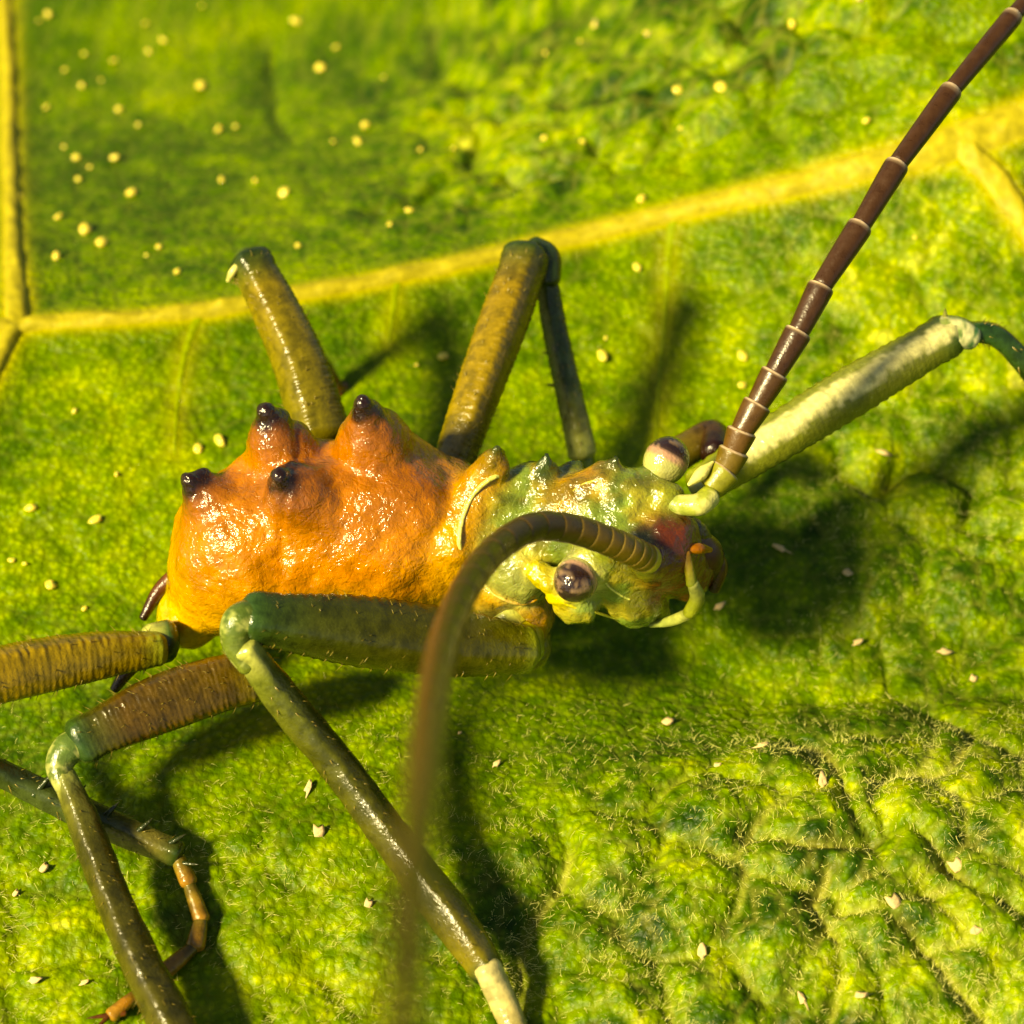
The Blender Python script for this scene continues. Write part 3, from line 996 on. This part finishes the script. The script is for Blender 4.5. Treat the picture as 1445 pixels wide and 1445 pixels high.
# far fore leg, reaching up to the right
L = leg("far fore leg with pale scaly stripe and painted highlight reaching right past the upright antenna")
_p = [P(*p) for p in [(985, 688, .46), (1080, 628, .54), (1210, 548, .62), (1340, 472, .68)]]
_v, _f, _c = tube(_p, [.042, .052, .056, .046], 220, 30, femur_shape(1.9, 0.14, 52, .012), lambda s_, t: grad([(0, YGREEN), (.2, (.17, .19, .018)), (.9, (.15, .17, .018)), (1, TEAL)], s_))
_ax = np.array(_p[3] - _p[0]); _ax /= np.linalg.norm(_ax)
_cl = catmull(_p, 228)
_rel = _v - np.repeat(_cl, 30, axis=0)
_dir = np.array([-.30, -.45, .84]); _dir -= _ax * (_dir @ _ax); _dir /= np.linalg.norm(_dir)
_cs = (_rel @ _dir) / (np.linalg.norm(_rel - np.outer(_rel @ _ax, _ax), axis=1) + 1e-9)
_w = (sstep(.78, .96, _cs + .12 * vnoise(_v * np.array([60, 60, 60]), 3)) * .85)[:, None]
_c = _c * (1 - _w) + np.array((.66, .62, .28)) * _w          # pale scaly stripe with its highlight painted in
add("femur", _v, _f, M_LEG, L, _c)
limb("knee", L, [(1332, 468, .69), (1352, 470, .69), (1372, 476, .68)], [.048, .046, .036], [(0, (.20, .26, .06)), (1, (.03, .12, .04))], 40, 20, mott=(.66, .64, .34))  # cream mottle: glints painted into the knee colour
thorn(P(1334, 452, .72), (-.15, .2, 1), .04, .011, L, PALE)
limb("tibia", L, [(1362, 468, .69), (1405, 474, .66), (1450, 520, .56), (1510, 610, .36), (1560, 720, .18)], [.032, .036, .034, .032, .028], [(0, (.02, .07, .012)), (.4, DGREEN), (1, GREEN)], 100, 32, tibia_shape)
limb("coxa", L, [(935, 655, .36), (972, 632, .36), (1006, 612, .38), (1010, 640, .40)], [.05, .05, .042, .045], [(0, OLIVE), (.6, (.06, .03, .006)), (1, DARK)], 30, 16)
# near hind leg, running out at the left edge
L = leg("near hind leg with glossy brown thigh running off the left edge")
limb("femur", L, [(222, 915, .30), (120, 928, .36), (0, 952, .42), (-130, 985, .47)], [.050, .070, .078, .076],
     [(0, YGREEN), (.1, (.25, .18, .008)), (1, (.23, .145, .006))], 220, 40, femur_shape(0.9, 0.12, 40, .016))
limb("coxa", L, [(235, 905, .28), (212, 905, .29)], [.060, .050], [(0, TEAL), (1, PALE)], 16, 16)
limb("tibia", L, [(-150, 990, .48), (-80, 1050, .38), (20, 1100, .23), (140, 1158, .15), (250, 1205, .11)], [.030, .033, .037, .043, .036],
     [(0, DGREEN), (.75, (.05, .07, .016)), (.92, (.17, .15, .03)), (1, DGREEN)], 120, 32, tibia_shape)
FOOT = [(246, 1200, .11), (266, 1244, .085), (284, 1296, .055), (276, 1334, .045), (236, 1368, .05), (196, 1400, .045), (158, 1432, .04)]
for k in range(len(FOOT) - 1):
    p0, p1 = np.array(FOOT[k]), np.array(FOOT[k + 1])
    rr_ = [.021, .020, .022, .020, .017, .017][k]
    limb("tarsus_segment", L, [tuple(p0), tuple(p0 * .6 + p1 * .4), tuple(p0 * .0 + p1 * 1.0)], [rr_ * .8, rr_, rr_ * 1.15],
         [(0, (.10, .09, .012)), (.5, lerp((.20, .14, .015), (.30, .13, .012), k / 5)), (1, (.34, .17, .02))], 24, 16, cap=.7)
for dx_, dy_ in ((-1, -.25), (-.55, -.75)):
    thorn(P(156, 1432, .045), (dx_, dy_, .15), .06, .010, L, BROWN)
for (a, b, z, dx, dy, dz) in ((60, 1108, .235, .6, .5, .5), (104, 1128, .21, .6, .5, .5), (150, 1150, .18, .7, .5, .5), (196, 1172, .16, .8, .5, .5), (240, 1190, .14, 1, .35, .5), (256, 1218, .11, .8, -.2, .2)):
    thorn(P(a, b, z), (dx, dy, dz), .050, .011, L, DGREEN)
# near middle leg
L = leg("near middle leg with brown thigh darkened by painted shade and green knee at lower left")
limb("femur", L, [(372, 952, .30), (300, 968, .31), (210, 1000, .31), (112, 1046, .30)], [.070, .080, .080, .060],
     [(0, OLIVE), (.2, (.085, .052, .003)), (.75, (.075, .042, .003)), (.92, (.05, .055, .006)), (1, TEAL)], 200, 40, femur_shape(2.3, 0.13, 40, .012))  # brown thigh, with shade put into its colour
limb("knee", L, [(128, 1044, .30), (96, 1058, .30), (84, 1082, .28), (92, 1110, .26)], [.046, .043, .036, .028], [(0, (.02, .055, .010)), (.4, (.09, .15, .03)), (1, (.10, .13, .02))], 60, 24, mott=(.36, .38, .12), mscale=44)  # pale patches paint wet glints onto the knee
limb("tibia", L, [(90, 1095, .27), (118, 1160, .23), (160, 1270, .18), (205, 1370, .15), (250, 1460, .125), (310, 1580, .09)], [.032, .042, .047, .052, .056, .05],
     [(0, PALE), (.06, (.13, .13, .02)), (.2, (.052, .050, .004)), (.7, (.06, .055, .005)), (1, OLIVE)], 140, 32, tibia_shape)
# near fore leg, folded back along the flank
L = leg("near fore leg folded back along the flank, its knee closest to the viewer")
limb("femur", L, [(742, 918, .34), (640, 908, .43), (500, 890, .53), (352, 872, .63)], [.062, .086, .088, .060],
     [(0, YGREEN), (.05, (.13, .13, .006)), (.3, (.045, .042, .002)), (.8, (.036, .044, .003)), (.95, DGREEN), (1, TEAL)], 200, 40, femur_shape(0.2, 0.10, 30, .002))
limb("knee", L, [(366, 868, .64), (338, 878, .64), (334, 908, .60), (352, 940, .56)], [.046, .046, .038, .030], [(0, (.02, .045, .006)), (.35, (.08, .125, .018)), (1, (.12, .15, .02))], 60, 24, mott=(.33, .36, .10), mscale=44)  # knee highlights painted as pale patches
limb("tibia", L, [(346, 915, .60), (398, 985, .47), (480, 1085, .33), (570, 1205, .225), (640, 1300, .165), (690, 1372, .12)], [.038, .048, .050, .052, .056, .044],
     [(0, PALE), (.08, (.11, .13, .015)), (.3, (.060, .066, .004)), (.85, (.075, .068, .005)), (.96, OLIVE), (1, DGREEN)], 160, 32, tibia_shape)
limb("tarsus", L, [(688, 1366, .14), (706, 1405, .09), (728, 1455, .05), (745, 1500, .04)], [.036, .036, .034, .03], [(0, (.60, .52, .22)), (.5, (.55, .45, .16)), (1, OLIVE)], 50, 16)
limb("coxa", L, [(712, 868, .34), (735, 890, .31), (742, 920, .31)], [.060, .058, .052], [(0, PALE), (.5, YELLOW), (1, YGREEN)], 30, 18)

# ---- eyes
def eye(px, py, z, r, axis, name="eye"):
    c = P(px, py, z)
    ax = np.array(axis, float); ax /= np.linalg.norm(ax)
    V, F = [], []
    ring, seg = 22, 32
    e1 = np.cross(ax, [0, 0, 1.0]); e1 /= np.linalg.norm(e1); e2 = np.cross(ax, e1)
    for i in range(ring + 1):
        a = math.pi * i / ring
        for j in range(seg):
            b = 2 * math.pi * j / seg
            V.append(c + ax * math.cos(a) * r * 1.12 + (e1 * math.cos(b) + e2 * math.sin(b)) * math.sin(a) * r)
    for i in range(ring):
        for j in range(seg):
            F.append((i * seg + j, (i + 1) * seg + j, (i + 1) * seg + (j + 1) % seg, i * seg + (j + 1) % seg))
    V = np.array(V)
    h = ((V - c) @ ax) / r
    st = h + 0.10 * vnoise((V - c) * 38, 6)
    pur = np.array((.022, .010, .009)); pink = np.array((.42, .24, .16)); cr = np.array((.40, .40, .13))
    w1 = sstep(.36, .20, st)[:, None]; w2 = sstep(.02, -.16, st)[:, None]
    C = pur * (1 - w1) + pink * w1
    C = C * (1 - w2) + cr * w2
    pat = sstep(.0, .5, fbm((V - c) * 85, 2, 66))[:, None] * .55
    C = C * (1 - pat * (1 - w2)) + np.array((.34, .22, .13)) * pat * (1 - w2)
    band = (sstep(.06, .0, np.abs(st - .30)) * 0.8)[:, None]
    C = C * (1 - band) + np.array((.012, .006, .006)) * band
    return add(name, V, F, M_EYE, insect, C)
eye(813, 818, .605, .058, (-.42, -.85, .30))
eye(940, 650, .70, .060, (.42, .62, .42))

# ---- antennae
def antenna(joints, radii, base_px, sockcol):
    """segments between successive joints, pale ring at every joint"""
    o = empty("antenna", parent=insect)
    for k in range(len(joints) - 1):
        a, b = np.array(joints[k]), np.array(joints[k + 1])
        ra, rb = radii[k], radii[k + 1]
        d = b - a
        c0 = lerp((.13, .065, .008), (.045, .018, .005), min(k / 5.0, 1))
        if k == 0: c0 = lerp(c0, YGREEN, .6)
        if k == 1: c0 = lerp(c0, OLIVE, .4)
        V, F, C = tube([a, a + d * .5, a + d * .93, b], [ra * .82, (ra + rb) / 2 * .96, rb * 1.06, rb * 1.0], 26, 18,
                       colour=lambda s, t, c0=c0: lerp(c0, (.70, .52, .34), float(sstep(.95, .985, s)) * (.45 + .55 * math.cos(t))), cap=.15)  # pale joint ring, lighter on one side as a painted highlight
        add("segment", V, F, M_ANT, o, C)
    return o
jp = [(1003, 690, .70), (1024, 664, .73), (1036, 636, .77), (1047, 608, .81), (1069, 570, .86), (1094, 526, .92), (1127, 468, .99), (1159, 404, 1.06), (1214, 319, 1.13), (1266, 232, 1.20), (1343, 127, 1.26), (1430, 22, 1.30), (1520, -80, 1.33), (1620, -190, 1.35)]
A1 = antenna([P(*j) for j in jp], [.040, .040, .039, .038, .037, .036, .035, .034, .033, .032, .030, .028, .026, .022], None, None)
A1["label"] = "upright brown antenna with pale rings crossing the yellow vein"
limb("scape", A1, [(950, 712, .68), (985, 712, .70), (1002, 700, .70)], [.026, .030, .030], [(0, (.22, .28, .05)), (.6, (.34, .38, .06)), (1, YGREEN)], 40, 18, mott=(.60, .58, .20))
limb("scape_flake", A1, [(972, 684, .745), (990, 668, .75), (1006, 652, .76)], [.005, .017, .004], [(0, CREAM), (1, CREAM)], 14, 6)
near = catmull([P(*p) for p in [(916, 790, .66), (892, 778, .72), (850, 760, .79), (800, 745, .86), (750, 745, .93), (700, 775, 1.02), (660, 826, 1.20), (632, 890, 1.45), (615, 960, 1.80), (602, 1050, 2.28), (592, 1150, 2.78), (582, 1270, 3.05), (572, 1400, 3.25), (560, 1520, 3.40)]], 400)
Ln = np.concatenate([[0], np.cumsum(np.linalg.norm(np.diff(near, axis=0), axis=1))])
A2 = empty("antenna", parent=insect)
A2["label"] = "blurred brown antenna curving over the near eye and down"
cuts = [0]
stepl = 0.022
while cuts[-1] < Ln[-1] - 0.10:
    cuts.append(min(cuts[-1] + stepl, Ln[-1]))
    stepl = min(stepl * 1.13, 0.24)
cuts[-1] = Ln[-1]
for k in range(len(cuts) - 1):
    ss = np.linspace(cuts[k], cuts[k + 1], 5)
    pts = np.stack([np.interp(ss, Ln, near[:, i]) for i in range(3)], axis=1)
    u = ss / Ln[-1]
    rad_ = 0.039 - 0.017 * u
    rr = rad_ * np.array([.97, 1.0, 1.01, 1.01, .99])
    c0 = lerp((.19, .125, .008), (.055, .030, .003), min(k / 9.0, 1))
    rk = max(0.12, 1 - k / 9.0)
    if k == 0: c0 = (.50, .44, .04)
    V, F, C = tube(pts, rr, 14, 18, colour=lambda s, t, c0=c0, rk=rk: lerp(c0, (.30, .20, .04), float(sstep(.86, .97, s)) * rk), cap=.12 if k else .45)
    add("segment", V, F, M_ANT, A2, C)

# ---- mouthparts
def mouth(name, px, radii, stops, mat=M_BODY, n=30):
    return limb(name, insect, px, radii, stops, n, 16, None, mat)
mouth("mandible", [(940, 770, .54), (965, 790, .50), (985, 806, .43)], [.07, .075, .045], [(0, (.13, .026, .005)), (.5, (.10, .018, .004)), (1, DARK)], M_ANT)
mouth("mandible", [(962, 764, .56), (992, 782, .50), (1004, 806, .44)], [.05, .055, .035], [(0, (.11, .022, .005)), (.5, (.08, .015, .004)), (1, DARK)], M_ANT)
mouth("labrum", [(958, 742, .60), (982, 752, .57), (1000, 778, .50)], [.035, .034, .022], [(0, (.16, .10, .012)), (.5, DARK), (1, DARK)])
o = empty("palp", parent=insect); o["label"] = "pale green jointed palp hanging below the jaws"
limb("segment", o, [(968, 780, .62), (972, 800, .59), (976, 824, .55)], [.012, .014, .015], [(0, (.30, .14, .01)), (1, YGREEN)], 20, 12)
limb("segment", o, [(978, 824, .55), (984, 844, .50), (972, 866, .45)], [.016, .021, .018], [(0, PALE), (.6, YGREEN), (1, YGREEN)], 20, 12)
limb("segment", o, [(972, 866, .45), (948, 876, .40), (918, 882, .36)], [.016, .015, .008], [(0, PALE), (1, (.40, .48, .10))], 20, 12)
o = empty("palp", parent=insect); o["label"] = "short orange palp on the far side of the jaws"
limb("segment", o, [(968, 776, .62), (986, 774, .61), (1002, 776, .58)], [.010, .015, .008], [(0, (.36, .12, .004)), (1, (.30, .09, .004))], 16, 12)
limb("segment", o, [(1002, 778, .51), (1014, 800, .46), (1008, 832, .40)], [.020, .026, .016], [(0, BROWN), (1, DARK)], 16, 12)
# two short dark brown stubs at the hind end
limb("hind_stub", insect, [(262, 800, .36), (226, 832, .30), (202, 872, .25)], [.024, .021, .012], [(0, BROWN), (1, DARK)], 20, 12)
limb("hind_stub", insect, [(228, 905, .26), (186, 940, .20), (162, 972, .15)], [.020, .022, .014], [(0, BROWN), (1, DARK)], 20, 12)
